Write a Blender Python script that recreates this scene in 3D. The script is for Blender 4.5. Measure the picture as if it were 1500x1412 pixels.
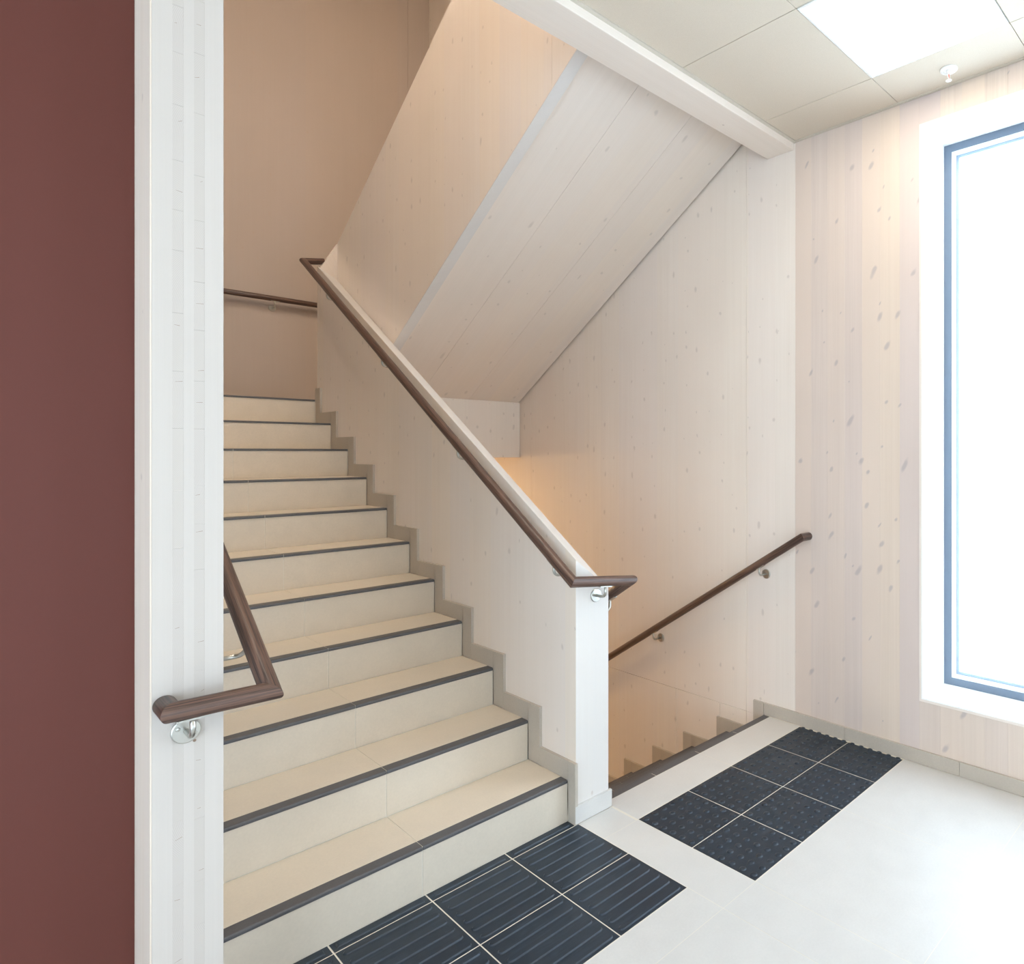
import bpy, bmesh, math, random
from mathutils import Vector, Matrix

for o in list(bpy.data.objects):
    bpy.data.objects.remove(o, do_unlink=True)
SC = bpy.context.scene
COL = SC.collection

# ------------------------------------------------------------------ camera
YAW = .8686
cam_data = bpy.data.cameras.new('camera')
cam = bpy.data.objects.new('camera', cam_data)
COL.objects.link(cam)
cam_data.sensor_fit = 'HORIZONTAL'
cam_data.sensor_width = 36.0
cam_data.lens = 964.08 / 1500 * 36
cam_data.shift_x = (750 - 1054.91) / 1500
cam_data.shift_y = -(706 - 663.22) / 1500
cam_data.clip_start = .05
cam.location = (-1.3545, -2.1486, 1.4953)
cam.rotation_euler = (math.pi / 2, 0, -YAW)
SC.camera = cam

# ------------------------------------------------------------------ world, exposure
W = bpy.data.worlds.new('overcast')
SC.world = W
W.use_nodes = True
bg = W.node_tree.nodes['Background']
bg.inputs[0].default_value = (.70, .86, 1.0, 1)
bg.inputs[1].default_value = 5.4
SC.view_settings.view_transform = 'Standard'
SC.view_settings.look = 'None'
SC.view_settings.gamma = 1
SC.view_settings.use_curve_mapping = False
SC.view_settings.exposure = 0.42
LAMP_STRENGTH = 7.2
UPPER_LAMP = 42.0
LOWER_LAMP = 125.0

# ------------------------------------------------------------------ materials
def mat(name, color=(.8, .8, .8), rough=.5, metal=0, spec=.5):
    m = bpy.data.materials.new(name)
    m.use_nodes = True
    b = m.node_tree.nodes['Principled BSDF']
    b.inputs['Base Color'].default_value = (*color, 1)
    b.inputs['Roughness'].default_value = rough
    b.inputs['Metallic'].default_value = metal
    b.inputs['Specular IOR Level'].default_value = spec
    return m

class NT:
    def __init__(self, m):
        self.t = m.node_tree
        self.b = self.t.nodes['Principled BSDF']
    def n(self, kind, **kw):
        x = self.t.nodes.new(kind)
        for k, v in kw.items():
            setattr(x, k, v)
        return x
    def put(self, sock, v):
        if isinstance(v, bpy.types.NodeSocket):
            self.t.links.new(v, sock)
        elif v is not None:
            sock.default_value = v
    def math(self, op, a, b=None, c=None, clamp=False):
        x = self.n('ShaderNodeMath', operation=op, use_clamp=clamp)
        self.put(x.inputs[0], a); self.put(x.inputs[1], b); self.put(x.inputs[2], c)
        return x.outputs[0]
    def pos(self):
        return self.n('ShaderNodeNewGeometry').outputs['Position']
    def dot(self, a, v):
        x = self.n('ShaderNodeVectorMath', operation='DOT_PRODUCT')
        self.put(x.inputs[0], a); x.inputs[1].default_value = v
        return x.outputs['Value']
    def comb(self, x, y, z=0.0):
        c = self.n('ShaderNodeCombineXYZ')
        self.put(c.inputs[0], x); self.put(c.inputs[1], y); self.put(c.inputs[2], z)
        return c.outputs[0]
    def noise(self, v, scale, detail=3, rough=.5, dist=0):
        x = self.n('ShaderNodeTexNoise')
        self.put(x.inputs['Vector'], v)
        x.inputs['Scale'].default_value = scale
        x.inputs['Detail'].default_value = detail
        x.inputs['Roughness'].default_value = rough
        x.inputs['Distortion'].default_value = dist
        return x.outputs['Fac']
    def white(self, v):
        x = self.n('ShaderNodeTexWhiteNoise', noise_dimensions='2D')
        self.put(x.inputs['Vector'], v)
        return x.outputs['Value']
    def maprange(self, v, a, b, c, d, smooth=False):
        x = self.n('ShaderNodeMapRange')
        if smooth:
            x.interpolation_type = 'SMOOTHSTEP'
        self.put(x.inputs[0], v)
        for i, q in enumerate((a, b, c, d)):
            x.inputs[i + 1].default_value = q
        return x.outputs[0]
    def mix(self, f, a, b, blend='MIX'):
        x = self.n('ShaderNodeMix', data_type='RGBA', blend_type=blend)
        self.put(x.inputs[0], f)
        for s, v in ((x.inputs[6], a), (x.inputs[7], b)):
            if isinstance(v, tuple):
                v = (*v, 1)
            self.put(s, v)
        return x.outputs[2]
    def bump(self, h, strength, dist=.001):
        x = self.n('ShaderNodeBump')
        self.put(x.inputs['Height'], h)
        x.inputs['Strength'].default_value = strength
        x.inputs['Distance'].default_value = dist
        self.put(self.b.inputs['Normal'], x.outputs[0])

def wood(name, a, b, base, dark, tint, lam=.11, lam_amt=.5, knot=(.1, .3, .25), knot_col=(.36, .29, .27),
         grain=.5, rough=.55, obj_rand=False, skew=0.0):
    """a = direction across the grain, b = along it; knot = (radius, share, cell size)"""
    m = mat(name, base, rough)
    t = NT(m)
    P = t.pos()
    u = t.dot(P, a)
    v = t.dot(P, b)
    if obj_rand:
        r = t.n('ShaderNodeObjectInfo').outputs['Random']
        v2 = t.math('MULTIPLY_ADD', r, 7.3, v)
        r2 = t.white(t.comb(t.math('MULTIPLY', r, 91.0), 3.0))
    else:
        cell = t.math('FLOOR', t.math('DIVIDE', u, lam))
        r = t.white(t.comb(cell, 1.7))
        r2 = t.white(t.comb(cell, 9.1))
        v2 = t.math('MULTIPLY_ADD', r, 5.0, v)
    # long growth streaks
    fine = t.noise(t.comb(t.math('MULTIPLY', u, 150), t.math('MULTIPLY', v2, 1.3)), 1, 3, .6, .3)
    broad = t.noise(t.comb(t.math('MULTIPLY', u, 28), t.math('MULTIPLY', v2, .55)), 1, 2, .5, .4)
    cloud = t.noise(t.comb(t.math('MULTIPLY', u, 2.2), t.math('MULTIPLY', v, 1.1)), 1, 2)
    g = t.math('ADD', t.math('MULTIPLY', fine, .55), t.math('MULTIPLY', broad, .45))
    g = t.maprange(g, .35, .7, 0, grain)
    c = t.mix(g, base, dark)
    c = t.mix(t.math('MULTIPLY', r, lam_amt), c, tint)
    warm = tuple(min(1, q * k) for q, k in zip(base, (1.03, .98, .91)))
    c = t.mix(t.math('MULTIPLY', r2, lam_amt * .8), c, warm)
    c = t.mix(t.maprange(cloud, .35, .7, 0, .25), c, dark)
    # knots
    kr, share, cs = knot
    vo = t.n('ShaderNodeTexVoronoi', voronoi_dimensions='2D')
    wv = t.math('MULTIPLY_ADD', t.noise(t.comb(t.math('MULTIPLY', u, 9), t.math('MULTIPLY', v, 9)), 1, 2), .10, v)
    wu = t.math('MULTIPLY_ADD', v, skew, u)
    t.put(vo.inputs['Vector'], t.comb(t.math('DIVIDE', wu, cs * .62), t.math('DIVIDE', wv, cs)))
    vo.inputs['Scale'].default_value = 1
    sep = t.n('ShaderNodeSeparateColor')
    t.put(sep.inputs[0], vo.outputs['Color'])
    on = t.math('LESS_THAN', sep.outputs[0], share)
    size = t.math('MULTIPLY_ADD', sep.outputs[1], kr, kr * .35)
    k = t.math('SUBTRACT', 1.0, t.math('DIVIDE', vo.outputs['Distance'], size), clamp=True)
    k = t.math('MULTIPLY', t.maprange(k, 0, .7, 0, .62, True), on)
    c = t.mix(k, c, knot_col)
    t.put(t.b.inputs['Base Color'], c)
    t.bump(fine, .12, .0006)
    return m

BASE = (.865, .785, .705)
DARK = (.745, .65, .565)
TINT = (.82, .74, .705)
KN = (.12, .42, .26)
clt = wood('whitewashed_spruce', (1, 1, 0), (0, 0, 1), BASE, DARK, TINT, .19, .6, (.11, .4, .16), (.62, .54, .48))
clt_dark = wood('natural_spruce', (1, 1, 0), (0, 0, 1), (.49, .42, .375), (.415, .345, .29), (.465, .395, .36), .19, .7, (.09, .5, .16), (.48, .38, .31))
clt_slope = wood('whitewashed_spruce_sloping', (1, 0, 0), (0, -.856, .517), (.82, .74, .665), (.71, .62, .54), (.78, .70, .65), .2, .5, (.10, .4, .21), (.60, .53, .47))
clt_beam = wood('whitewashed_spruce_lengthwise', (0, 1, 1), (1, 0, 0), (.85, .775, .705), (.74, .65, .57), (.81, .735, .68), .3, .4, (.06, .4, .30), (.46, .38, .33))
white_wood = wood('white_stained_spruce', (1, 1, 0), (0, 0, 1), (.71, .68, .655), (.64, .60, .57), (.69, .65, .62), .2, .4, (.05, .25, .3), (.55, .46, .40), .5)
pine = wood('knotty_pine', (0, 1, 0), (0, 0, 1), (.755, .65, .565), (.57, .465, .395), (.665, .56, .53), .1, 1.0, (.125, .6, .19), (.43, .37, .365), 1.0, .5, obj_rand=True, skew=.45)
edge_wood_dimmed = wood('white_stained_spruce_dimmed', (1, 1, 0), (0, 0, 1), (.55, .505, .47), (.475, .43, .39), (.525, .48, .44), .2, .4, (.05, .25, .3), (.52, .43, .38), .5)  # same wood as the parapet end, darkened to offset strong front light
side_wood = wood('white_stained_spruce_side', (0, 1, 0), (0, 0, 1), (.78, .69, .60), (.66, .55, .45), (.76, .66, .57), .05, .4, (.05, .2, .3), (.55, .46, .40), .9)
reveal_white = mat('glare_white_lining', (.93, .93, .92), .5)  # window glare on the reveal boards put into a near-white colour

def endgrain():
    m = mat('spruce_end_grain', (.8, .75, .67), .65)
    t = NT(m)
    P = t.pos()
    r = t.n('ShaderNodeObjectInfo').outputs['Random']
    x = t.dot(P, (1, 0, 0)); z = t.dot(P, (0, 0, 1))
    cx = t.math('MULTIPLY_ADD', r, .09, -.9)
    cz = t.math('MULTIPLY', t.math('SUBTRACT', r, .5), .2)
    dx = t.math('SUBTRACT', x, cx)
    zz = t.math('ADD', t.math('MULTIPLY', t.math('FRACT', t.math('MULTIPLY', z, 5.1)), .19), cz)
    d = t.math('SQRT', t.math('ADD', t.math('MULTIPLY', dx, dx), t.math('MULTIPLY', zz, zz)))
    rings = t.math('SINE', t.math('MULTIPLY', d, 2200.0))
    rings = t.maprange(rings, -.2, 1, 0, .35)
    c = t.mix(rings, (.515, .465, .425), (.39, .33, .275))
    c = t.mix(t.math('MULTIPLY', r, .5), c, (.50, .45, .40))
    t.put(t.b.inputs['Base Color'], c)
    return m
end_grain = endgrain()
crack = mat('drying_crack', (.25, .17, .12), .9)

def stone(name, base, var, rough=.42, spec=.5, sc=1.0):
    m = mat(name, base, rough, spec=spec)
    t = NT(m)
    P = t.pos()
    n1 = t.noise(P, 9 * sc, 4, .6)
    n2 = t.noise(P, 130 * sc, 2, .5)
    f = t.math('ADD', t.math('MULTIPLY', n1, .6), t.math('MULTIPLY', n2, .4))
    lo = tuple(q * (1 - var) for q in base)
    hi = tuple(min(1, q * (1 + var)) for q in base)
    c = t.mix(t.maprange(f, .3, .7, 0, 1), lo, hi)
    r = t.n('ShaderNodeObjectInfo').outputs['Random']
    c = t.mix(t.math('MULTIPLY', r, .35), c, tuple(q * .97 for q in base))
    t.put(t.b.inputs['Base Color'], c)
    t.put(t.b.inputs['Roughness'], t.maprange(n1, .3, .7, rough - .06, rough + .08))
    t.bump(n2, .05, .0004)
    return m
tile = stone('beige_porcelain', (.61, .59, .565), .05, .34)
step_tile = stone('beige_step_porcelain', (.655, .57, .465), .06, .45)
skirt_tile = stone('taupe_porcelain', (.50, .44, .37), .08, .5)
grout = stone('pale_grout', (.72, .67, .58), .05, .8)
nosing_mat = stone('charcoal_porcelain', (.085, .083, .088), .18, .42)

def darktile():
    m = mat('black_tactile_porcelain', (.04, .045, .052), .38)
    t = NT(m)
    P = t.pos()
    sc = t.noise(t.comb(t.math('MULTIPLY', t.dot(P, (1, 0, 0)), 9), t.math('MULTIPLY', t.dot(P, (0, 1, 0)), 70)), 1, 4, .65, .4)
    cl = t.noise(P, 7, 4, .6, .5)
    f = t.math('MULTIPLY', t.maprange(sc, .45, .75, 0, 1), t.maprange(cl, .38, .68, .15, 1))
    c = t.mix(t.math('MULTIPLY', f, .55), (.010, .020, .034), (.046, .070, .100))
    t.put(t.b.inputs['Base Color'], c)
    t.put(t.b.inputs['Roughness'], t.maprange(cl, .3, .7, .32, .5))
    return m
dark_tile = darktile()

def railwood():
    m = mat('dark_stained_oak', (.10, .055, .04), .38)
    t = NT(m)
    tc = t.n('ShaderNodeUVMap')
    tc.uv_map = 'grain'
    sp = t.n('ShaderNodeSeparateXYZ')
    t.put(sp.inputs[0], tc.outputs[0])
    u, v = sp.outputs[0], sp.outputs[1]
    n1 = t.noise(t.comb(t.math('MULTIPLY', v, 22), t.math('MULTIPLY', u, 3.0)), 1, 4, .7, .6)
    n2 = t.noise(t.comb(t.math('MULTIPLY', v, 70), t.math('MULTIPLY', u, 9.0)), 1, 3, .6)
    g = t.math('ADD', t.math('MULTIPLY', n1, .6), t.math('MULTIPLY', n2, .4))
    c = t.mix(t.maprange(g, .42, .60, 0, 1), (.15, .082, .058), (.024, .014, .013))
    t.put(t.b.inputs['Base Color'], c)
    t.bump(g, .25, .0008)
    return m
rail_wood = railwood()
steel = mat('brushed_steel', (.50, .49, .45), .3, 1.0)
red = mat('brownish_red_paint', (.118, .035, .026), .55, 0, .25)
_t = NT(red); _t.bump(_t.noise(_t.pos(), 500, 2), .06, .0004)

def ceilmat():
    m = mat('beige_acoustic_tile', (.66, .60, .51), .85)
    t = NT(m)
    P = t.pos()
    n = t.noise(P, 420, 2)
    c = t.mix(t.maprange(n, .3, .7, 0, 1), (.625, .54, .435), (.695, .61, .505))
    t.put(t.b.inputs['Base Color'], c)
    t.bump(n, .15, .0005)
    return m
ceil_mat = ceilmat()
ceil_trim = mat('beige_metal_trim', (.62, .56, .47), .5)
void = mat('dark_void', (.05, .045, .04), .9)
plaster = mat('light_plaster', (.78, .75, .70), .8)
frame_mat = mat('blue_grey_aluminium', (.15, .19, .25), .38, .2)
gasket = mat('pale_glazing_bead', (.88, .90, .92), .4)
spacer = mat('grey_spacer_bar', (.45, .55, .66), .3, .5)
white_plastic = mat('white_plastic', (.85, .84, .81), .4)
red_glass = mat('red_bulb', (.75, .12, .03), .15)

def glassmat():
    m = bpy.data.materials.new('window_glass')
    m.use_nodes = True
    nt = m.node_tree
    nt.nodes.clear()
    o = nt.nodes.new('ShaderNodeOutputMaterial')
    mx = nt.nodes.new('ShaderNodeMixShader')
    tr = nt.nodes.new('ShaderNodeBsdfTransparent')
    gl = nt.nodes.new('ShaderNodeBsdfGlossy')
    gl.inputs['Roughness'].default_value = .02
    tr.inputs[0].default_value = (.95, .96, .97, 1)
    mx.inputs[0].default_value = .06
    nt.links.new(tr.outputs[0], mx.inputs[1]); nt.links.new(gl.outputs[0], mx.inputs[2])
    nt.links.new(mx.outputs[0], o.inputs[0])
    return m
glass = glassmat()

def emit(name, col, s):
    m = mat(name, col, .5)
    b = m.node_tree.nodes['Principled BSDF']
    b.inputs['Emission Color'].default_value = (*col, 1)
    b.inputs['Emission Strength'].default_value = s
    return m
lamp_mat = emit('lit_diffuser', (1, .90, .76), LAMP_STRENGTH)
upper_lamp_mat = emit('lit_upper_diffuser', (1, .875, .72), UPPER_LAMP)
lower_lamp_mat = emit('lit_warm_diffuser', (1, .66, .30), LOWER_LAMP)

# ------------------------------------------------------------------ helpers
def link(name, me, parent=None):
    o = bpy.data.objects.new(name, me)
    COL.objects.link(o)
    if parent is not None:
        o.parent = parent
    return o

def mesh(name, verts, faces, m, smooth=False, uvs=None):
    me = bpy.data.meshes.new(name)
    me.from_pydata([tuple(v) for v in verts], [], faces)
    if isinstance(m, (list, tuple)):
        for q in m:
            me.materials.append(q)
    else:
        me.materials.append(m)
    if smooth:
        me.polygons.foreach_set('use_smooth', [True] * len(me.polygons))
    if uvs is not None:
        l = me.uv_layers.new(name='grain')
        for i, uv in enumerate(uvs):
            l.data[i].uv = uv
    me.update()
    return me

def tag(o, label, cat, kind=None, group=None):
    o['label'] = label
    o['category'] = cat
    if kind:
        o['kind'] = kind
    if group:
        o['group'] = group
    return o

def empty(name, label, cat, loc=(0, 0, 0), kind=None, group=None):
    o = bpy.data.objects.new(name, None)
    COL.objects.link(o)
    o.empty_display_size = .1
    return tag(o, label, cat, kind, group)

BOXF = [(0, 3, 2, 1), (4, 5, 6, 7), (0, 1, 5, 4), (1, 2, 6, 5), (2, 3, 7, 6), (3, 0, 4, 7)]
def box_me(name, x0, x1, y0, y1, z0, z1, m, bev=0):
    v = [(x0, y0, z0), (x1, y0, z0), (x1, y1, z0), (x0, y1, z0), (x0, y0, z1), (x1, y0, z1), (x1, y1, z1), (x0, y1, z1)]
    if not bev:
        return mesh(name, v, BOXF, m)
    bm = bmesh.new()
    vs = [bm.verts.new(p) for p in v]
    for f in BOXF:
        bm.faces.new([vs[i] for i in f])
    bmesh.ops.bevel(bm, geom=bm.edges[:], offset=bev, segments=1, affect='EDGES')
    me = bpy.data.meshes.new(name)
    bm.to_mesh(me); bm.free()
    me.materials.append(m)
    return me

def box(name, x0, x1, y0, y1, z0, z1, m, parent=None, bev=0):
    return link(name, box_me(name, x0, x1, y0, y1, z0, z1, m, bev), parent)

def prism_me(name, pts, a0, a1, axis, m):
    """polygon pts extruded along axis from a0 to a1. axis x: pts=(y,z); y: pts=(x,z); z: pts=(x,y)"""
    def P(p, a):
        return {'x': (a, p[0], p[1]), 'y': (p[0], a, p[1]), 'z': (p[0], p[1], a)}[axis]
    n = len(pts)
    v = [P(p, a0) for p in pts] + [P(p, a1) for p in pts]
    f = [tuple(range(n)), tuple(range(2 * n - 1, n - 1, -1))]
    for i in range(n):
        j = (i + 1) % n
        f.append((j, i, i + n, j + n))
    bm = bmesh.new()
    vs = [bm.verts.new(p) for p in v]
    for q in f:
        bm.faces.new([vs[i] for i in q])
    bmesh.ops.recalc_face_normals(bm, faces=bm.faces[:])
    me = bpy.data.meshes.new(name)
    bm.to_mesh(me); bm.free()
    me.materials.append(m)
    return me

def prism(name, pts, a0, a1, axis, m, parent=None):
    return link(name, prism_me(name, pts, a0, a1, axis, m), parent)

def tube_me(name, path, r, m, seg=20, cap=True, smooth=True):
    """mitred round bar; every straight run has its own ring vertices so the mitres stay crisp"""
    P = [Vector(p) for p in path]
    dirs = [(P[i + 1] - P[i]).normalized() for i in range(len(P) - 1)]
    verts, faces, uvs = [], [], []
    run = 0.0
    for i, d in enumerate(dirs):
        up = Vector((0, 0, 1)) if abs(d.z) < .9 else Vector((0, 1, 0))
        s = d.cross(up).normalized(); t = s.cross(d).normalized()
        L = (P[i + 1] - P[i]).length
        ring = []
        for end in (0, 1):
            if end == 0:
                nrm = d if i == 0 else (d + dirs[i - 1]).normalized()
            else:
                nrm = d if i == len(dirs) - 1 else (d + dirs[i + 1]).normalized()
            c = P[i + end]
            for k in range(seg):
                a = 2 * math.pi * k / seg
                q = c + (s * math.cos(a) + t * math.sin(a)) * r
                q = q + d * ((c - q).dot(nrm) / d.dot(nrm))
                verts.append(q)
                ring.append(len(verts) - 1)
        for k in range(seg):
            k2 = (k + 1) % seg
            faces.append((ring[k], ring[k2], ring[seg + k2], ring[seg + k]))
            uvs += [(run, k / seg), (run, (k + 1) / seg), (run + L, (k + 1) / seg), (run + L, k / seg)]
        if cap and i == 0:
            faces.append(tuple(reversed(ring[:seg])))
            uvs += [(run + .2 * math.cos(6.28 * k / seg), .2 * math.sin(6.28 * k / seg)) for k in reversed(range(seg))]
        if cap and i == len(dirs) - 1:
            faces.append(tuple(ring[seg:]))
            uvs += [(run + .2 * math.cos(6.28 * k / seg), .2 * math.sin(6.28 * k / seg)) for k in range(seg)]
        run += L + .37
    me = mesh(name, verts, faces, m, False, uvs)
    if smooth:
        for p in me.polygons:
            p.use_smooth = len(p.vertices) == 4
    return me

def lathe_me(name, prof, m, seg=24, origin=(0, 0, 0), axis=(0, 0, 1)):
    """prof = [(r, h)...] revolved about axis through origin"""
    ax = Vector(axis).normalized()
    up = Vector((0, 0, 1)) if abs(ax.z) < .9 else Vector((0, 1, 0))
    s = ax.cross(up).normalized(); t = ax.cross(s).normalized()
    o = Vector(origin)
    v, f = [], []
    for r, h in prof:
        for k in range(seg):
            a = 2 * math.pi * k / seg
            v.append(o + ax * h + (s * math.cos(a) + t * math.sin(a)) * r)
    for i in range(len(prof) - 1):
        for k in range(seg):
            k2 = (k + 1) % seg
            f.append((i * seg + k, i * seg + k2, (i + 1) * seg + k2, (i + 1) * seg + k))
    f.append(tuple(reversed(range(seg))))
    f.append(tuple(range((len(prof) - 1) * seg, len(prof) * seg)))
    bm = bmesh.new()
    vs = [bm.verts.new(p) for p in v]
    for q in f:
        bm.faces.new([vs[i] for i in q])
    bmesh.ops.recalc_face_normals(bm, faces=bm.faces[:])
    me = bpy.data.meshes.new(name)
    bm.to_mesh(me); bm.free()
    me.materials.append(m)
    return me

# ------------------------------------------------------------------ dimensions
R, G = .1688, .2797            # riser, going
Y1 = .0497                     # first nosing
XS = .285                      # face of the skirting on the parapet
XA = .298                      # parapet, stair side
XB = .467                      # parapet, well side
XL = -.928                     # left wall, stair side
XW = 1.690                     # right wall
YB = 4.12                      # back wall
ZC = 3.21                      # lobby ceiling
ZT = 6.3                       # ceiling of the storey above
ZL = -11 * R                   # lower landing
SL = .6057
Y1D = .0885                    # first nosing of the falling flight
YN = .0127                     # front face of the parapet
LX, LY = -3.6, -5.6            # rest of the lobby
YE = -.26                      # end face of left wall
ZS = 22 * R                    # upper floor

# ------------------------------------------------------------------ floor
fl = empty('floor', 'lobby floor of large beige porcelain tiles in front of the stairs', 'floor', kind='structure')
prism('screed', [(LX, LY), (1.69, LY), (1.69, .078), (XB, .078), (XB, .0), (XA, .0), (XA, .055), (-1.06, .055), (-1.06, -.05), (LX, -.05)],
      -.25, -.0002, 'z', grout, fl)
def lay(x0, x1, y0, y1, g=.0011):
    box('floor_tile', x0 + g, x1 - g, y0 + g, y1 - g, -.0012, .0, tile, fl)
xs_r = [.4785, 1.0835, 1.679]
ys = [-.7605, -1.3605, -1.9605, -2.5605, -3.1605, -3.7605, -4.3605, -4.9605, LY]
xs_l = [.3015, -.2985, -.8985, -1.4985, -2.0985, -2.6985, -3.2985, LX]
for a, b in zip(ys, ys[1:]):
    for x0, x1 in zip(xs_r, xs_r[1:]):
        lay(x0, x1, b, a)
    lay(.3015, .4785, b, a)
    for x1, x0 in zip(xs_l, xs_l[1:]):
        lay(x0, x1, b, a)
lay(.3015, .4785, -.7605, -.1595)
lay(.3015, .470, -.1595, -.002)
lay(.478, 1.0835, -.1575, .0450)
lay(1.0835, 1.676, -.1575, .0450)
lay(-.2985, .3015, -.7605, -.6015)
lay(-.8985, -.2985, -.7605, -.6015)
for x1, x0 in zip(xs_l[2:], xs_l[3:]):
    lay(x0, x1, -.7605, -.1605)
    if x1 < -1:
        lay(x0, x1, -.1605, -.05)

# ------------------------------------------------------------------ walls
wr = empty('wall_right', 'right wall of pale whitewashed spruce panels and knotty pine boards around the window', 'wall', kind='structure')
ZJ = -.018
def rpanel(y0, y1, z0, z1, m=clt, bev=.0012):
    return box('panel', XW, XW + .1, y0 + .0006, y1 - .0006, z0, z1, m, wr, bev)
rpanel(-.117, .227, ZJ, ZT)
rpanel(.227, 2.4, ZJ + .001, ZT)
rpanel(2.4, YB, ZJ + .001, ZT)
rpanel(-.117, .227, -2.4, ZJ - .001)
rpanel(.227, .43, -2.4, ZJ - .001)
rpanel(.43, .80, -2.4, ZJ - .001)
rpanel(.80, 2.4, -2.4, ZJ - .001)
rpanel(2.4, YB + .1, -2.4, ZJ - .001)
# window opening
WY0, WY1, WZ0, WZ1 = -2.30, -.850, .318, 3.060
W2Y0, W2Y1 = -4.9, -3.45
y = -.117
k = 0
while y > LY + .01:
    y2 = max(y - .1022, LY)
    spans = [(0, ZC + .3)]
    for a, b in ((WY0, WY1), (W2Y0, W2Y1)):
        if y > a - .018 and y2 < b + .018:
            # board cut by the opening
            hi = min(y, 99); lo = y2
            if y > b + .018:
                box('board', XW, XW + .05, b + .018, y, 0, ZC + .3, pine, wr, .0008); hi = b + .018
            if y2 < a - .018:
                box('board', XW, XW + .05, y2, a - .018, 0, ZC + .3, pine, wr, .0008); lo = a - .018
            box('board', XW, XW + .05, lo, hi, 0, WZ0 - .018, pine, wr, .0008)
            box('board', XW, XW + .05, lo, hi, WZ1 + .018, ZC + .3, pine, wr, .0008)
            spans = []
    for a, b in spans:
        box('board', XW, XW + .05, y2, y, a, b, pine, wr, .0008)
    y = y2
# masonry behind the boards, with the holes of both windows
def masonry(y0, y1, z0, z1):
    box('wall_core', XW + .05, XW + .40, y0, y1, z0, z1, plaster, wr)
masonry(WY1 + .018, -.117, -.2, ZC + .3)
masonry(W2Y1 + .018, WY0 - .018, -.2, ZC + .3)
masonry(LY, W2Y0 - .018, -.2, ZC + .3)
for a, b in ((WY0, WY1), (W2Y0, W2Y1)):
    masonry(a - .018, b + .018, -.2, WZ0 - .018)
    masonry(a - .018, b + .018, WZ1 + .018, ZC + .3)
box('wall_core', XW + .001, XW + .3, -1.4, -.117, ZC + .3, ZT, plaster, wr)

wb = empty('wall_back', 'back wall of the stairwell in natural spruce panels behind the landing', 'wall', kind='structure')
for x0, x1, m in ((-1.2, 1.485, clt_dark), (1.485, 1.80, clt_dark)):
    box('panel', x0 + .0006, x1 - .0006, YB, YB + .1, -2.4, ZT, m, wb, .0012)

wl = empty('wall_left', 'white laminated timber wall with its layered end grain edge beside the stairs', 'wall', kind='structure')
edges = [XL, -.9635, -.983, -1.002, -1.0215, -1.057]
names = ['board_layer', 'cross_layer', 'board_layer', 'cross_layer', 'board_layer']
for i in range(5):
    x1, x0 = edges[i], edges[i + 1]
    if names[i] == 'board_layer':
        box('board_layer', x0, x1, YE, YB, -2.4, ZT, edge_wood_dimmed, wl)
    else:
        box('cross_layer', x0, x1, YE + .012, YB, -2.4, ZT, edge_wood_dimmed, wl)
        rnd = random.Random(i)
        z = -.02
        while z < ZC:
            h = rnd.uniform(.085, .15)
            box('lamella', x0, x1, YE + .0004, YE + .0125, z + .00015, z + h - .00015, end_grain, wl)
            if rnd.random() < .6:
                zc = z + rnd.uniform(.02, h - .01)
                w = rnd.uniform(.004, .014)
                xa = rnd.uniform(x0 + .001, x1 - .001 - w)
                dz = rnd.uniform(-.002, .004)
                prism('crack', [(xa, zc), (xa + w, zc + dz), (xa + w, zc + dz + .0009), (xa, zc + .0005)], YE + .0003, YE + .002, 'y', crack, wl)
            z += h
box('edge_board', -1.060, -1.0572, YE + .0012, -.075, 0, ZC, side_wood, wl)

wred = tag(box('wall_lobby', LX, -1.0605, -.082, .06, 0, ZC + .02, red),
           'smooth brownish red painted wall left of the white timber edge', 'wall', 'structure')

# parapet between the flights: tall left side, top falls away to the stair well
PZ0, PM, PD = 1.062, .602, .127
YPE = 2.85
def pz(y):
    return PZ0 + PM * (y - YN)
pv = [(XA, YN, -2.4), (XB, YN, -2.4), (XB, YPE + .13, -2.4), (XA, YPE, -2.4),
      (XA, YN, pz(YN)), (XB, YN, pz(YN) - PD - .012), (XB, YPE + .13, pz(YPE + .13) - PD + .01), (XA, YPE, pz(YPE))]
par = link('parapet', mesh('parapet', pv, BOXF, white_wood))
par.data.materials.append(clt)
for p in par.data.polygons:
    if abs(p.normal.x) > .9:
        p.material_index = 1
tag(par, 'whitewashed timber parapet wall between the rising and falling stairs', 'wall', 'structure')

# side panel of the flight above
YT0 = 2.98
bz = lambda yy: 2.989 - (yy - YT0) * .6255      # upper edge
bb = lambda yy: 2.190 - (yy - 2.051) * .6057    # lower edge
up = empty('parapet_above', 'tall beige timber side panel of the flight overhead', 'wall', kind='structure')
for a, b in ((.417, YT0), (-.10, .417)):
    prism('panel', [(b - .0008, bb(b)), (b - .0008, bz(b)), (a + .0008, bz(a)), (a + .0008, bb(a))], XB + .003, XB + .062, 'x', clt, up)
# its lower edge carries a paler strip
s0, s1 = 2.6, -.05
sv = []
for xx in (XB + .0025, XB + .063):
    for yy in (s0, s1):
        for dz in (-.004, .002):
            sv.append((xx, yy, bb(yy) + dz))
link('edge_strip', mesh('edge_strip', sv, [(0, 1, 3, 2), (4, 6, 7, 5), (0, 4, 5, 1), (2, 3, 7, 6), (0, 2, 6, 4), (1, 5, 7, 3)], white_wood), up)
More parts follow.
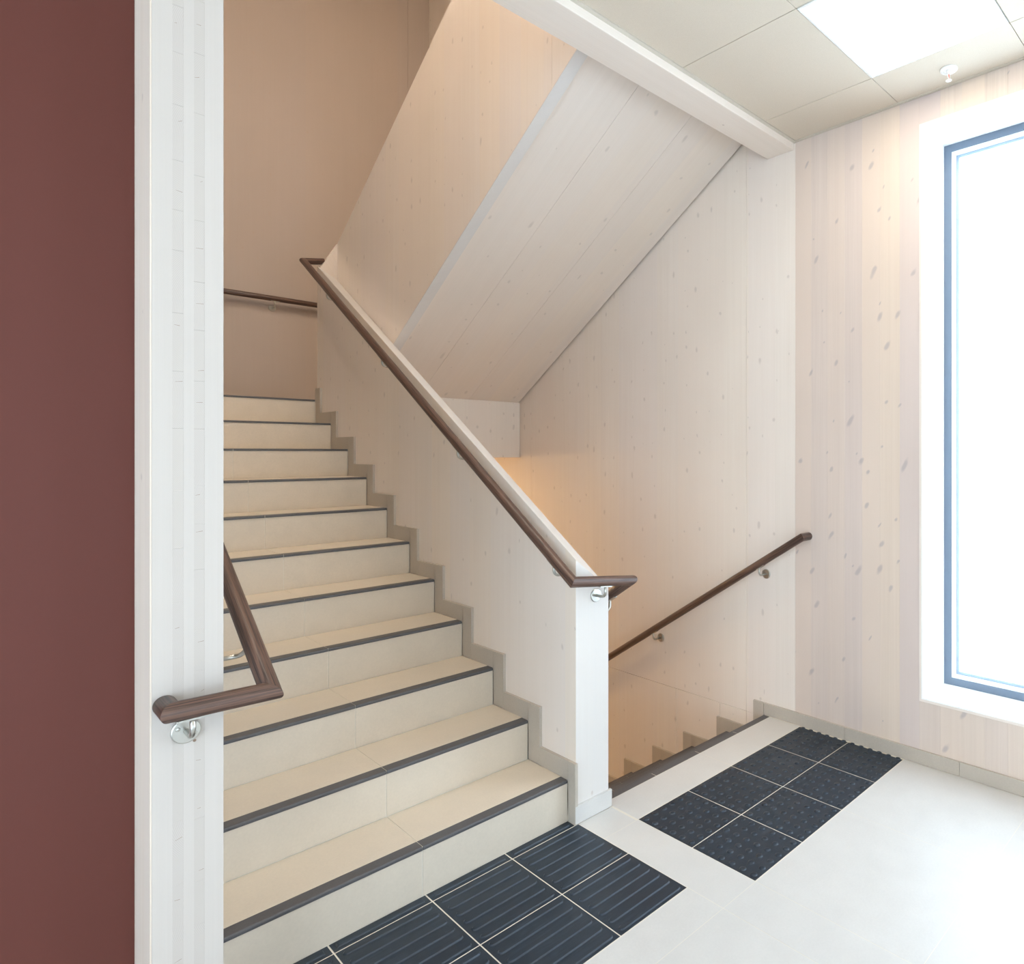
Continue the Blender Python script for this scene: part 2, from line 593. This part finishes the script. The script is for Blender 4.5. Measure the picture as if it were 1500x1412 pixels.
# oblique end piece that joins it to the parapet below
ev = []
for dy in (0, .03):
    ev += [(.314, YPE + dy, 1.86), (XB + .004, YT0 + dy, 1.86), (XB + .004, YT0 + dy, 2.989), (.314, YPE + dy, 2.757)]
link('end_piece', mesh('end_piece', ev, [(0, 1, 2, 3), (7, 6, 5, 4), (0, 4, 5, 1), (1, 5, 6, 2), (2, 6, 7, 3), (3, 7, 4, 0)], clt_beam), up)

# soffit of the flight above, three boards wide, with an open joint along the wall
so = empty('ceiling_slope', 'sloping whitewashed timber underside of the flight overhead', 'ceiling', kind='structure')
sz = lambda yy: 1.903 - (yy - 2.563) * SL
for x0, x1 in ((XB + .062, .86), (.86, 1.245), (1.245, 1.676)):
    prism('panel', [(2.563, sz(2.563)), (2.563, sz(2.563) + .09), (.05, sz(.05) + .09), (.05, sz(.05))], x0 + .0007, x1 - .0007, 'x', clt_slope, so)
pts = [(2.85, 1.70)]
for k in range(11):
    yy = Y1 + (10 - k) * G
    pts += [(yy, 11 * R + k * R), (yy, 11 * R + (k + 1) * R)]
pts += [(-.10, ZS), (-.10, ZS - .3), (.05, sz(.05) + .092), (2.6, sz(2.6) + .092)]
prism('stair_core', pts, XB + .065, 1.672, 'x', void, so)

# landing
ld = empty('landing', 'pale timber landing box below the sloping underside at the far end', 'landing', kind='structure')
box('fascia_panel', XB + .002, 1.687, 2.563, 2.62, 1.458, 1.903, clt, ld, .0012)
box('slab', XB + .002, 1.688, 2.62, YB, 1.458, 1.845, clt, ld)
box('slab', XL + .002, XB + .002, 2.99, YB, 1.458, 1.845, clt, ld)
for x0, x1 in ((-.915, -.315), (-.312, .285), (.288, .888), (.891, 1.49)):
    box('landing_tile', x0, x1, 3.0, YB - .012, 1.845, 11 * R, step_tile, ld)

# beam over the edge of the lobby
bm_ = tag(box('ceiling_beam', XL + .002, XW - .001, -.108, .072, 3.170, ZS - .01, clt_beam, None, .002),
          'broad whitewashed timber beam along the ceiling edge above the stairs', 'beam', 'structure')

# ------------------------------------------------------------------ ceiling
ce = empty('ceiling', 'suspended lobby ceiling of beige acoustic tiles', 'ceiling', kind='structure')
box('ceiling_deck', LX, XW, LY, -.110, ZC + .05, ZS - .02, void, ce)
cxs = [XW - .004, 1.3955, .7755, .1555, -.4645, -1.0845, -1.7045, -2.3245, -2.9445, LX]
cys = [-.128, -.7305, -1.3345, -1.9385, -2.5425, -3.1465, -3.7505, -4.3545, -4.9585, LY]
LAMPS = [(1.3955, .7755, -.7305), (1.3955, .7755, -3.1465), (-1.0845, -1.7045, -3.1465)]
for xa, xb in zip(cxs, cxs[1:]):
    for ya, yb in zip(cys, cys[1:]):
        if any(abs(xa - L[0]) < .01 and abs(ya - L[2]) < .01 for L in LAMPS):
            continue
        box('ceiling_tile', xb + .0014, xa - .0014, yb + .0014, ya - .0014, ZC, ZC + .02, ceil_mat, ce, .001)
for args in ((LX, XW - .001, -.128, -.1085, ZC - .004, ZC + .006), (XW - .02, XW - .001, LY, -.128, ZC - .003, ZC + .004)):
    box('edge_angle', *args, ceil_trim, ce)
for i, (xa, xb, ya) in enumerate(LAMPS):
    yb = ya - .604
    lb = ['large square lit ceiling panel in front of the window',
          'square lit ceiling panel near the far end of the window wall',
          'square lit ceiling panel behind the viewer'][i]
    L = empty('ceiling_light', lb, 'light', group='square ceiling lights')
    for q in ((xb + .003, xa - .003, ya - .014, ya - .003), (xb + .003, xa - .003, yb + .003, yb + .014),
              (xb + .003, xb + .014, yb + .014, ya - .014), (xa - .014, xa - .003, yb + .014, ya - .014)):
        box('frame', *q, ZC - .002, ZC + .03, white_plastic, L)
    box('diffuser', xb + .014, xa - .014, yb + .014, ya - .014, ZC + .001, ZC + .01, lamp_mat, L)

# storey above and walls that close the rest of the room
cu = tag(box('ceiling_upper', -1.2, 1.9, -1.6, YB + .1, ZT, ZT + .1, plaster), 'pale ceiling at the top of the stairwell', 'ceiling', 'structure')
fu = tag(box('floor_upper', -1.2, 1.688, -1.5, -.11, ZS - .015, ZS, tile), 'tiled floor of the storey above the lobby', 'floor', 'structure')
tag(box('wall_upper', -1.2, 1.69, -1.6, -1.5, ZS - .3, ZT, clt), 'timber wall closing the storey above the lobby', 'wall', 'structure')
tag(box('wall_upper', -1.2, -1.06, -1.5, YE, ZS - .3, ZT, clt), 'narrow timber wall beside the upper lobby', 'wall', 'structure')
wfar = empty('wall_far', 'timber wall with an added light opening at the left end of the lobby', 'wall', kind='structure')
GY0, GY1, GZ0, GZ1 = -3.9, -.6, .2, 2.9
box('panel', LX - .1, LX, LY, GY0, 0, ZC + .3, clt, wfar)
box('panel', LX - .1, LX, GY1, .06, 0, ZC + .3, clt, wfar)
box('panel', LX - .1, LX, GY0, GY1, 0, GZ0, clt, wfar)
box('panel', LX - .1, LX, GY0, GY1, GZ1, ZC + .3, clt, wfar)
wf = empty('wall_front', 'timber wall with a low window behind the viewer', 'wall', kind='structure')
FX0, FX1, FZ0, FZ1 = -2.3, .1, .12, 1.75
box('panel', LX, FX0, LY - .1, LY, 0, ZC + .3, clt, wf)
box('panel', FX1, XW + .4, LY - .1, LY, 0, ZC + .3, clt, wf)
box('panel', FX0, FX1, LY - .1, LY, 0, FZ0, clt, wf)
box('panel', FX0, FX1, LY - .1, LY, FZ1, ZC + .3, clt, wf)
Lu = empty('ceiling_light', 'square lit panel at the top of the stairwell', 'light', group='square ceiling lights')
box('diffuser', -.86, -.26, .3, .9, ZT - .02, ZT - .005, upper_lamp_mat, Lu)
box('frame', -.88, -.24, .28, .92, ZT - .012, ZT, white_plastic, Lu)
Lu2 = empty('ceiling_light', 'square lit panel over the upper lobby floor', 'light', group='square ceiling lights')
box('diffuser', .3, .9, -1.1, -.5, ZT - .02, ZT - .005, upper_lamp_mat, Lu2)
box('frame', .28, .92, -1.12, -.48, ZT - .012, ZT, white_plastic, Lu2)
Ll = empty('ceiling_light', 'warm round lamp below the landing in the lower stairwell', 'light')
link('diffuser', lathe_me('diffuser', [(.15, 0), (.14, -.03), (.10, -.045), (.001, -.05)], lower_lamp_mat, 24, (.62, 3.50, 1.452)), Ll)
link('base_ring', lathe_me('base_ring', [(.165, .004), (.165, -.02), (.151, -.021), (.15, .003)], white_plastic, 24, (.62, 3.50, 1.452)), Ll)

# ------------------------------------------------------------------ windows
def window(n, y0, y1, label):
    w = empty('window_%d' % n, label, 'window', kind='structure')
    XF = 1.953
    # lining boards
    t = .018
    box('lining', XW - .002, XF + .10, y0 - t, y1 + t, WZ0 - t, WZ0, reveal_white, w)
    box('lining', XW - .002, XF + .10, y0 - t, y1 + t, WZ1, WZ1 + t, reveal_white, w)
    box('lining', XW - .002, XF + .10, y1, y1 + t, WZ0, WZ1, reveal_white, w)
    box('lining', XW - .002, XF + .10, y0 - t, y0, WZ0, WZ1, reveal_white, w)
    # thin wooden lip round the opening
    e = .011
    box('lip', XW - .003, XW + .002, y0 - t, y1 + t, WZ0 - t, WZ0 - t + e, clt, w)
    box('lip', XW - .003, XW + .002, y0 - t, y1 + t, WZ1 + t - e, WZ1 + t, clt, w)
    box('lip', XW - .003, XW + .002, y1 + t - e, y1 + t, WZ0 - t + e, WZ1 + t - e, clt, w)
    box('lip', XW - .003, XW + .002, y0 - t, y0 - t + e, WZ0 - t + e, WZ1 + t - e, clt, w)
    def ring(name, a, b, x0, x1, m):
        box(name, x0, x1, y0 + a, y1 - a, WZ0 + a, WZ0 + b, m, w)
        box(name, x0, x1, y0 + a, y1 - a, WZ1 - b, WZ1 - a, m, w)
        box(name, x0, x1, y1 - b, y1 - a, WZ0 + b, WZ1 - b, m, w)
        box(name, x0, x1, y0 + a, y0 + b, WZ0 + b, WZ1 - b, m, w)
    ring('frame', 0, .036, XF, XF + .06, frame_mat)
    ring('glazing_bead', .036, .050, XF + .006, XF + .055, gasket)
    ring('spacer_bar', .050, .064, XF + .035, XF + .050, spacer)
    box('glass', XF + .030, XF + .034, y0 + .038, y1 - .038, WZ0 + .038, WZ1 - .038, glass, w)
    ring('outer_frame', 0, .040, XF + .06, XF + .10, frame_mat)
    return w
window(1, WY0, WY1, 'tall window in a deep white lining with a blue grey frame')
window(2, W2Y0, W2Y1, 'wide window further along the right wall behind the viewer')
w5 = empty('window_4', 'wide low window in the wall behind the viewer', 'window', kind='structure')
for x0, x1, z0, z1 in ((FX0, FX1, FZ0, FZ0 + .06), (FX0, FX1, FZ1 - .06, FZ1), (FX0, FX0 + .06, FZ0 + .06, FZ1 - .06),
                       (FX1 - .06, FX1, FZ0 + .06, FZ1 - .06)):
    box('frame', x0, x1, LY - .09, LY - .03, z0, z1, frame_mat, w5)
box('glass', FX0 + .05, FX1 - .05, LY - .062, LY - .058, FZ0 + .05, FZ1 - .05, glass, w5)
w4 = empty('window_3', 'wide glazed opening added in the left lobby wall for side light', 'window', kind='structure')  # unseen glazing, added to light the wall's side strip and the parapet
for y0, y1, z0, z1 in ((GY0, GY1, GZ0, GZ0 + .06), (GY0, GY1, GZ1 - .06, GZ1), (GY0, GY0 + .06, GZ0 + .06, GZ1 - .06),
                       (GY1 - .06, GY1, GZ0 + .06, GZ1 - .06)):
    box('frame', LX - .09, LX - .03, y0, y1, z0, z1, frame_mat, w4)
box('glass', LX - .062, LX - .058, GY0 + .05, GY1 - .05, GZ0 + .05, GZ1 - .05, glass, w4)

# ------------------------------------------------------------------ stairs
def stairs(name, label, x0, x1, down):
    s = empty(name, label, 'stairs')
    n = 11
    jx = x1 - .6 + .006 if not down else x0 + .62
    T = .010                       # tile thickness
    NB = .044                      # width of the dark nosing strip
    xe = x1 - .0025
    y1 = Y1 if not down else Y1D
    cols = [(x0, jx - .0012), (jx + .0012, xe)]
    GD = .0012
    # core: grout lies just behind the tile faces
    pts = []
    if not down:
        pts.append((y1 + GD, -.02))
        for k in range(n):
            yk = y1 + k * G + GD
            pts += [(yk, (k + 1) * R - GD), (yk + G, (k + 1) * R - GD)]
        pts += [(y1 + n * G + GD, 10 * R - .2), (y1 + .5, -.02)]
    else:
        pts = [(y1 - .008, -.45), (y1 - .008, -GD)]
        for k in range(n):
            yk = y1 + k * G - GD
            pts += [(yk, -k * R - GD), (yk, -(k + 1) * R - GD)]
        pts += [(YB - .014, ZL - T), (YB - .014, ZL - .3), (y1 + (n - 1) * G, ZL - .3)]
    core = prism('stair_core', pts, x0 + .001, x1 - .0003, 'x', grout, s)
    for k in range(n):
        if not down:
            yk, zk = y1 + k * G, (k + 1) * R
            ry0, ry1 = yk, yk + T
            ty0, ty1 = yk + NB, yk + G - .0024
            ny0, ny1 = yk - .003, yk + NB - .0015
            rz0, rz1 = k * R + .0010, zk - .0120
            tz = zk
        else:
            yk, zk = y1 + k * G, -k * R          # nosing k, at floor level for k = 0; rises towards -y
            ry0, ry1 = yk - T, yk
            ty0, ty1 = yk + .0024 , yk + G - NB
            ny0, ny1 = yk - NB + .0015, yk + .003
            rz0, rz1 = -(k + 1) * R + .0010, zk - .0120
            tz = -(k + 1) * R
        for c, (a, b) in enumerate(cols):
            box('riser_tile', a, b, ry0, ry1, rz0, rz1, step_tile, s, .0006)
            if not (not down and k == n - 1) and not (down and k == n - 1):
                box('tread_tile', a, b, ty0, ty1, tz - T - .0005, tz, step_tile, s, .0006)
        # bull-nosed dark edge tile
        H = .0125
        sg = 1 if not down else -1
        yf = ny0 if not down else ny1
        yb = ny1 if not down else ny0
        r = .006
        prof = [(yb, zk), (yf + sg * r, zk)]
        for q in range(1, 5):
            a = q * math.pi / 8
            prof.append((yf + sg * (r - r * math.sin(a)), zk - (r - r * math.cos(a))))
        prof += [(yf, zk - H), (yb, zk - H)]
        ncols = cols if not down else [(x0, x0 + .30), (x0 + .3024, x0 + .60), (x0 + .6024, x0 + .90), (x0 + .9024, xe)]
        for a, b in ncols:
            prism('nosing_tile', prof, a, b, 'x', nosing_mat, s)
    return s
stairs('staircase', 'beige tiled stairs with dark edge strips rising to the landing', -.9148, XS, False)
ds = stairs('staircase', 'tiled stairs falling behind the parapet beside the right wall', XB + .0132, 1.6765, True)
box('landing_tile', XB + .014, 1.6765, Y1D + 10 * G + .004, YB - .015, ZL - .0105, ZL, step_tile, ds)

# lower landing slab over the whole width
tag(box('floor_lower', XL, XB + .012, Y1 + 10 * G, YB, ZL - .3, ZL, step_tile), 'tiled lower landing hidden below the rising stairs', 'floor', 'structure')

# stepped skirting
def skirt(name, label, xa, xb, down):
    s = empty(name, label, 'skirting', kind='structure')
    H = .0755 if not down else .0665
    D = .085 if not down else .077
    for k in range(11):
        if not down:
            yk = Y1 + k * G
            z = (k + 1) * R
            a, b = yk - D, yk + G - D
            if k == 0:
                a = -.0003
            top = z + H
            if k == 10:
                b = yk + .004
            if a < yk - .0005:
                prism('skirting_tile', [(a, k * R + .001), (yk - .0042, k * R + .001), (yk - .0042, top), (a, top)], xa, xb, 'x', skirt_tile, s)
            prism('skirting_tile', [(yk - .0030, z - .02), (b - .0008, z - .02), (b - .0008, top), (yk - .0030, top)], xa, xb, 'x', skirt_tile, s)
        else:
            yk = Y1D + k * G
            z = -k * R
            if k > 0:
                a, b = yk - G + D + .001, yk + .003
                prism('skirting_tile', [(a, z - .02), (b, z - .02), (b, z + H), (a, z + H)], xa, xb, 'x', skirt_tile, s)
            prism('skirting_tile', [(yk + .0042, -(k + 1) * R + .001), (yk + D, -(k + 1) * R + .001), (yk + D, z + H), (yk + .0042, z + H)], xa, xb, 'x', skirt_tile, s)
    return s
skirt('baseboard_parapet', 'stepped taupe tile skirting on the parapet beside the rising stairs', XS, XA, False)
skirt('baseboard_left', 'stepped taupe tile skirting on the inner side of the left wall', XL, XL + .013, False)
skirt('baseboard_stairs', 'stepped taupe tile skirting down the right wall', 1.677, XW, True)
br = empty('baseboard_right', 'straight taupe tile skirting along the foot of the pine wall', 'skirting', kind='structure')
y = Y1D + .003
for yn in (-.43, -1.03, -1.63, -2.23, -2.83, -3.43, -4.03, -4.63, -5.23, LY):
    box('skirting_tile', 1.678, XW, yn + .0007, y - .0007, .0006, .067, skirt_tile, br, .0008)
    y = yn
bn = empty('baseboard_front', 'small beige skirting tile at the foot of the parapet end', 'skirting', kind='structure')
box('skirting_tile', XS + .0008, XB + .009, -.0005, YN, .001, .073, tile, bn, .0008)

# ------------------------------------------------------------------ tactile paving
def ribbed():
    base = box_me('tactile_tile', .0022, .2978, .0022, .2978, -.0012, .0005, dark_tile)
    v, f = [], []
    for j in range(6):
        yc = .025 + j * .05
        w = .0125
        out = []
        for s_, cxx in ((1, .273), (-1, .027)):
            for q in range(7):
                a = -math.pi / 2 + q * math.pi / 6
                if s_ < 0:
                    a += math.pi
                out.append((cxx + .0125 * math.cos(a), yc + w * math.sin(a)))
        n = len(out)
        i0 = len(v)
        v += [(p[0], p[1], .0) for p in out]
        v += [(.15 + (p[0] - .15) * .975, yc + (p[1] - yc) * .70, .0042) for p in out]
        for q in range(n):
            q2 = (q + 1) % n
            f.append((i0 + q, i0 + q2, i0 + n + q2, i0 + n + q))
        f.append(tuple(i0 + n + q for q in range(n)))
    return base, mesh('ribs', v, f, dark_tile)
def studded(cols=6, xw=.2978, sh=0):
    base = box_me('tactile_tile', .0022, xw, .0022, .2978, -.0012, .0005, dark_tile)
    v, f = [], []
    S = 12
    prof = [(.0135, 0), (.0125, .0022), (.0095, .0042), (.006, .0048)]
    for i in range(cols):
        for j in range(6):
            cx_, cy_ = .025 + i * .05 + sh, .025 + j * .05
            i0 = len(v)
            for r, h in prof:
                for q in range(S):
                    a = 2 * math.pi * q / S
                    v.append((cx_ + r * math.cos(a), cy_ + r * math.sin(a), h))
            for l in range(len(prof) - 1):
                for q in range(S):
                    q2 = (q + 1) % S
                    f.append((i0 + l * S + q, i0 + l * S + q2, i0 + (l + 1) * S + q2, i0 + (l + 1) * S + q))
            f.append(tuple(i0 + (len(prof) - 1) * S + q for q in range(S)))
    return base, mesh('studs', v, f, dark_tile, True)
tr = empty('tactile_paving', 'black ribbed tactile tiles at the foot of the rising stairs', 'tactile paving')
rb, rr = ribbed()
for ix in range(4):
    for iy in range(2):
        t_ = link('tactile_tile', rb, tr)
        t_.location = (-.9 + .3 * ix + .001, -.6 + .3 * iy - .0005, 0)
        r_ = link('ribs', rr, t_)
        r_['kind'] = 'stuff'
# cut strip against the first riser: one rib
sv_, sf_ = [], []
for ix in range(4):
    x0 = -.9 + .3 * ix
    x1_ = min(x0 + .3, .2855) if ix == 3 else x0 + .3
    q = box('cut_tile', x0 + .0032, x1_ - .0018, .0017, .0485, -.0012, .0005, dark_tile, tr)
    rbx = [(x0 + .016, .014), (x0 + .284 - (.014 if ix == 3 else 0), .014), (x0 + .284 - (.014 if ix == 3 else 0), .038), (x0 + .016, .038)]
    vv = [(a, b, 0) for a, b in rbx] + [(x0 + .15 + (a - x0 - .15) * .97, .026 + (b - .026) * .7, .0042) for a, b in rbx]
    link('rib', mesh('rib', vv, BOXF[1:], dark_tile), q)
ts = empty('tactile_paving', 'black studded tactile tiles at the top of the falling stairs', 'tactile paving')
sb_, ss_ = studded()
eb_, es_ = studded(6, .2885, .0095)
for ix in range(4):
    for iy in range(2):
        t_ = link('tactile_tile', sb_ if ix < 3 else eb_, ts)
        t_.location = (.4778 + .3 * ix, -.7588 + .3 * iy, 0)
        r_ = link('studs', ss_ if ix < 3 else es_, t_)
        r_['kind'] = 'stuff'

# ------------------------------------------------------------------ handrails
RR = .0215
def bracket(parent, wallpt, out, rail_r=RR):
    """round rose on the wall, arm out and up to a small saddle under the rail"""
    w = Vector(wallpt); o = Vector(out)
    D = o.length; n = o.normalized()
    b = link('bracket', lathe_me('bracket', [(.0275, .0003), (.0275, .0045), (.0255, .0065), (.001, .0068)], steel, 28, w, n), parent)
    path = [w + n * .004]
    rad = .022
    up_ = Vector((0, 0, 1))
    rise = .066 - rail_r + .002
    for q in range(8):
        a = q / 7 * math.pi / 2
        path.append(w + n * (D - rad + rad * math.sin(a)) + up_ * (rad - rad * math.cos(a)))
    path.append(w + n * D + up_ * rise)
    arm = link('arm', tube_me('arm', path, .0058, steel, 12), b)
    for sx in (-1, 1):
        side = n.cross(up_)
        link('screw', lathe_me('screw', [(.0048, .0066), (.004, .0082), (.0005, .0086)], steel, 10, w + side * .015 * sx + up_ * .008 * sx, n), b)
    return b
def saddle(parent, c, d):
    """flat plate that follows the underside of the rail"""
    c = Vector(c); d = Vector(d).normalized()
    s = d.cross(Vector((0, 0, 1))).normalized(); t = s.cross(d).normalized()
    v = []
    for h in (-.0015, .0025):
        for a, b_ in ((-1, -1), (1, -1), (1, 1), (-1, 1)):
            v.append(c + d * .03 * a + s * .0095 * b_ + t * (h - RR))
    link('saddle_plate', mesh('saddle_plate', v, BOXF, steel), parent)

# middle rail
zA = lambda yy: .990 + .611 * (yy + .05)
zC = lambda yy: .953 - .6035 * (yy + .05)
hm = empty('handrail', 'dark oak handrail folded round the end of the parapet', 'handrail')
YF = 2.915
link('rail', tube_me('rail', [(.360, YF, zA(YF) + .024), (.237, YF, zA(YF)), (.237, -.05, .990), (.537, -.05, .953), (.537, 2.9, zC(2.9))], RR, rail_wood, 28), hm)
for yy in (.075, .84, 1.68, 2.50):
    b = bracket(hm, (XA, yy, zA(yy) - .066), (-.061, 0, 0)); saddle(b, (.237, yy, zA(yy)), (0, 1, .611))
for yy in (.085, .94, 1.79, 2.6):
    b = bracket(hm, (XB, yy, zC(yy) - .066), (.070, 0, 0)); saddle(b, (.537, yy, zC(yy)), (0, 1, -.6035))
b = bracket(hm, (.399, YN, .904), (0, -.0627, 0)); saddle(b, (.399, -.05, .970), (1, 0, -.12))

# left rail
hl = empty('handrail', 'dark oak handrail bent round the white left wall edge', 'handrail')
zL = lambda yy: .930 + .607 * (yy + .325)
link('rail', tube_me('rail', [(-1.035, YE - .0005, .934), (-1.035, -.325, .934), (-.851, -.325, .930), (-.851, 2.75, zL(2.75))], RR, rail_wood, 28), hl)
b = bracket(hl, (-.998, YE, .866), (0, -.065, 0)); saddle(b, (-.998, -.325, .932), (1, 0, 0))
for yy in (-.135, .72, 1.57, 2.42):
    b = bracket(hl, (XL, yy, zL(yy) - .066), (.077, 0, 0)); saddle(b, (-.851, yy, zL(yy)), (0, 1, .607))
link('screw_hole', lathe_me('screw_hole', [(.0035, 0), (.003, .0008)], crack, 10, (-.982, YE + .0005, .838), (0, -1, 0)), wl)

# right rail
hr = empty('handrail', 'dark oak handrail descending along the right wall', 'handrail')
zR = lambda yy: 1.038 - .607 * (yy + .198)
link('rail', tube_me('rail', [(XW - .0005, -.205, 1.042), (1.620, -.205, 1.042), (1.620, 2.9, zR(2.9))], RR, rail_wood, 28), hr)
for yy in (.080, .935, 1.79, 2.64):
    b = bracket(hr, (XW, yy, zR(yy) - .066), (-.07, 0, 0)); saddle(b, (1.62, yy, zR(yy)), (0, 1, -.607))

# landing rail
hb = empty('handrail', 'dark oak handrail fixed level along the landing back wall', 'handrail')
ZB = 2.743
link('rail', tube_me('rail', [(-.85, 4.05, ZB), (1.62, 4.05, ZB)], RR, rail_wood, 28), hb)
for xx in (-.55, .386, 1.3):
    b = bracket(hb, (xx, YB, ZB - .066), (0, -.07, 0)); saddle(b, (xx, 4.05, ZB), (1, 0, 0))

# ------------------------------------------------------------------ sprinkler
sp_ = empty('sprinkler', 'small white fire sprinkler with a red bulb on the ceiling', 'sprinkler')
SX, SY = 1.553, -1.028
link('rose', lathe_me('rose', [(.038, 0), (.038, -.004), (.032, -.009), (.022, -.010), (.020, -.006)], white_plastic, 28, (SX, SY, ZC)), sp_)
link('body', lathe_me('body', [(.010, -.004), (.010, -.018), (.007, -.022)], white_plastic, 16, (SX, SY, ZC)), sp_)
for s_ in (-1, 1):
    link('frame_arm', tube_me('frame_arm', [(SX + s_ * .008, SY, ZC - .018), (SX + s_ * .011, SY, ZC - .034), (SX + s_ * .002, SY, ZC - .048)], .0022, white_plastic, 8), sp_)
link('bulb', lathe_me('bulb', [(.0015, -.022), (.0028, -.028), (.0028, -.038), (.0015, -.044)], red_glass, 12, (SX, SY, ZC)), sp_)
link('deflector', lathe_me('deflector', [(.013, -.049), (.013, -.051), (.006, -.053)], white_plastic, 16, (SX, SY, ZC)), sp_)
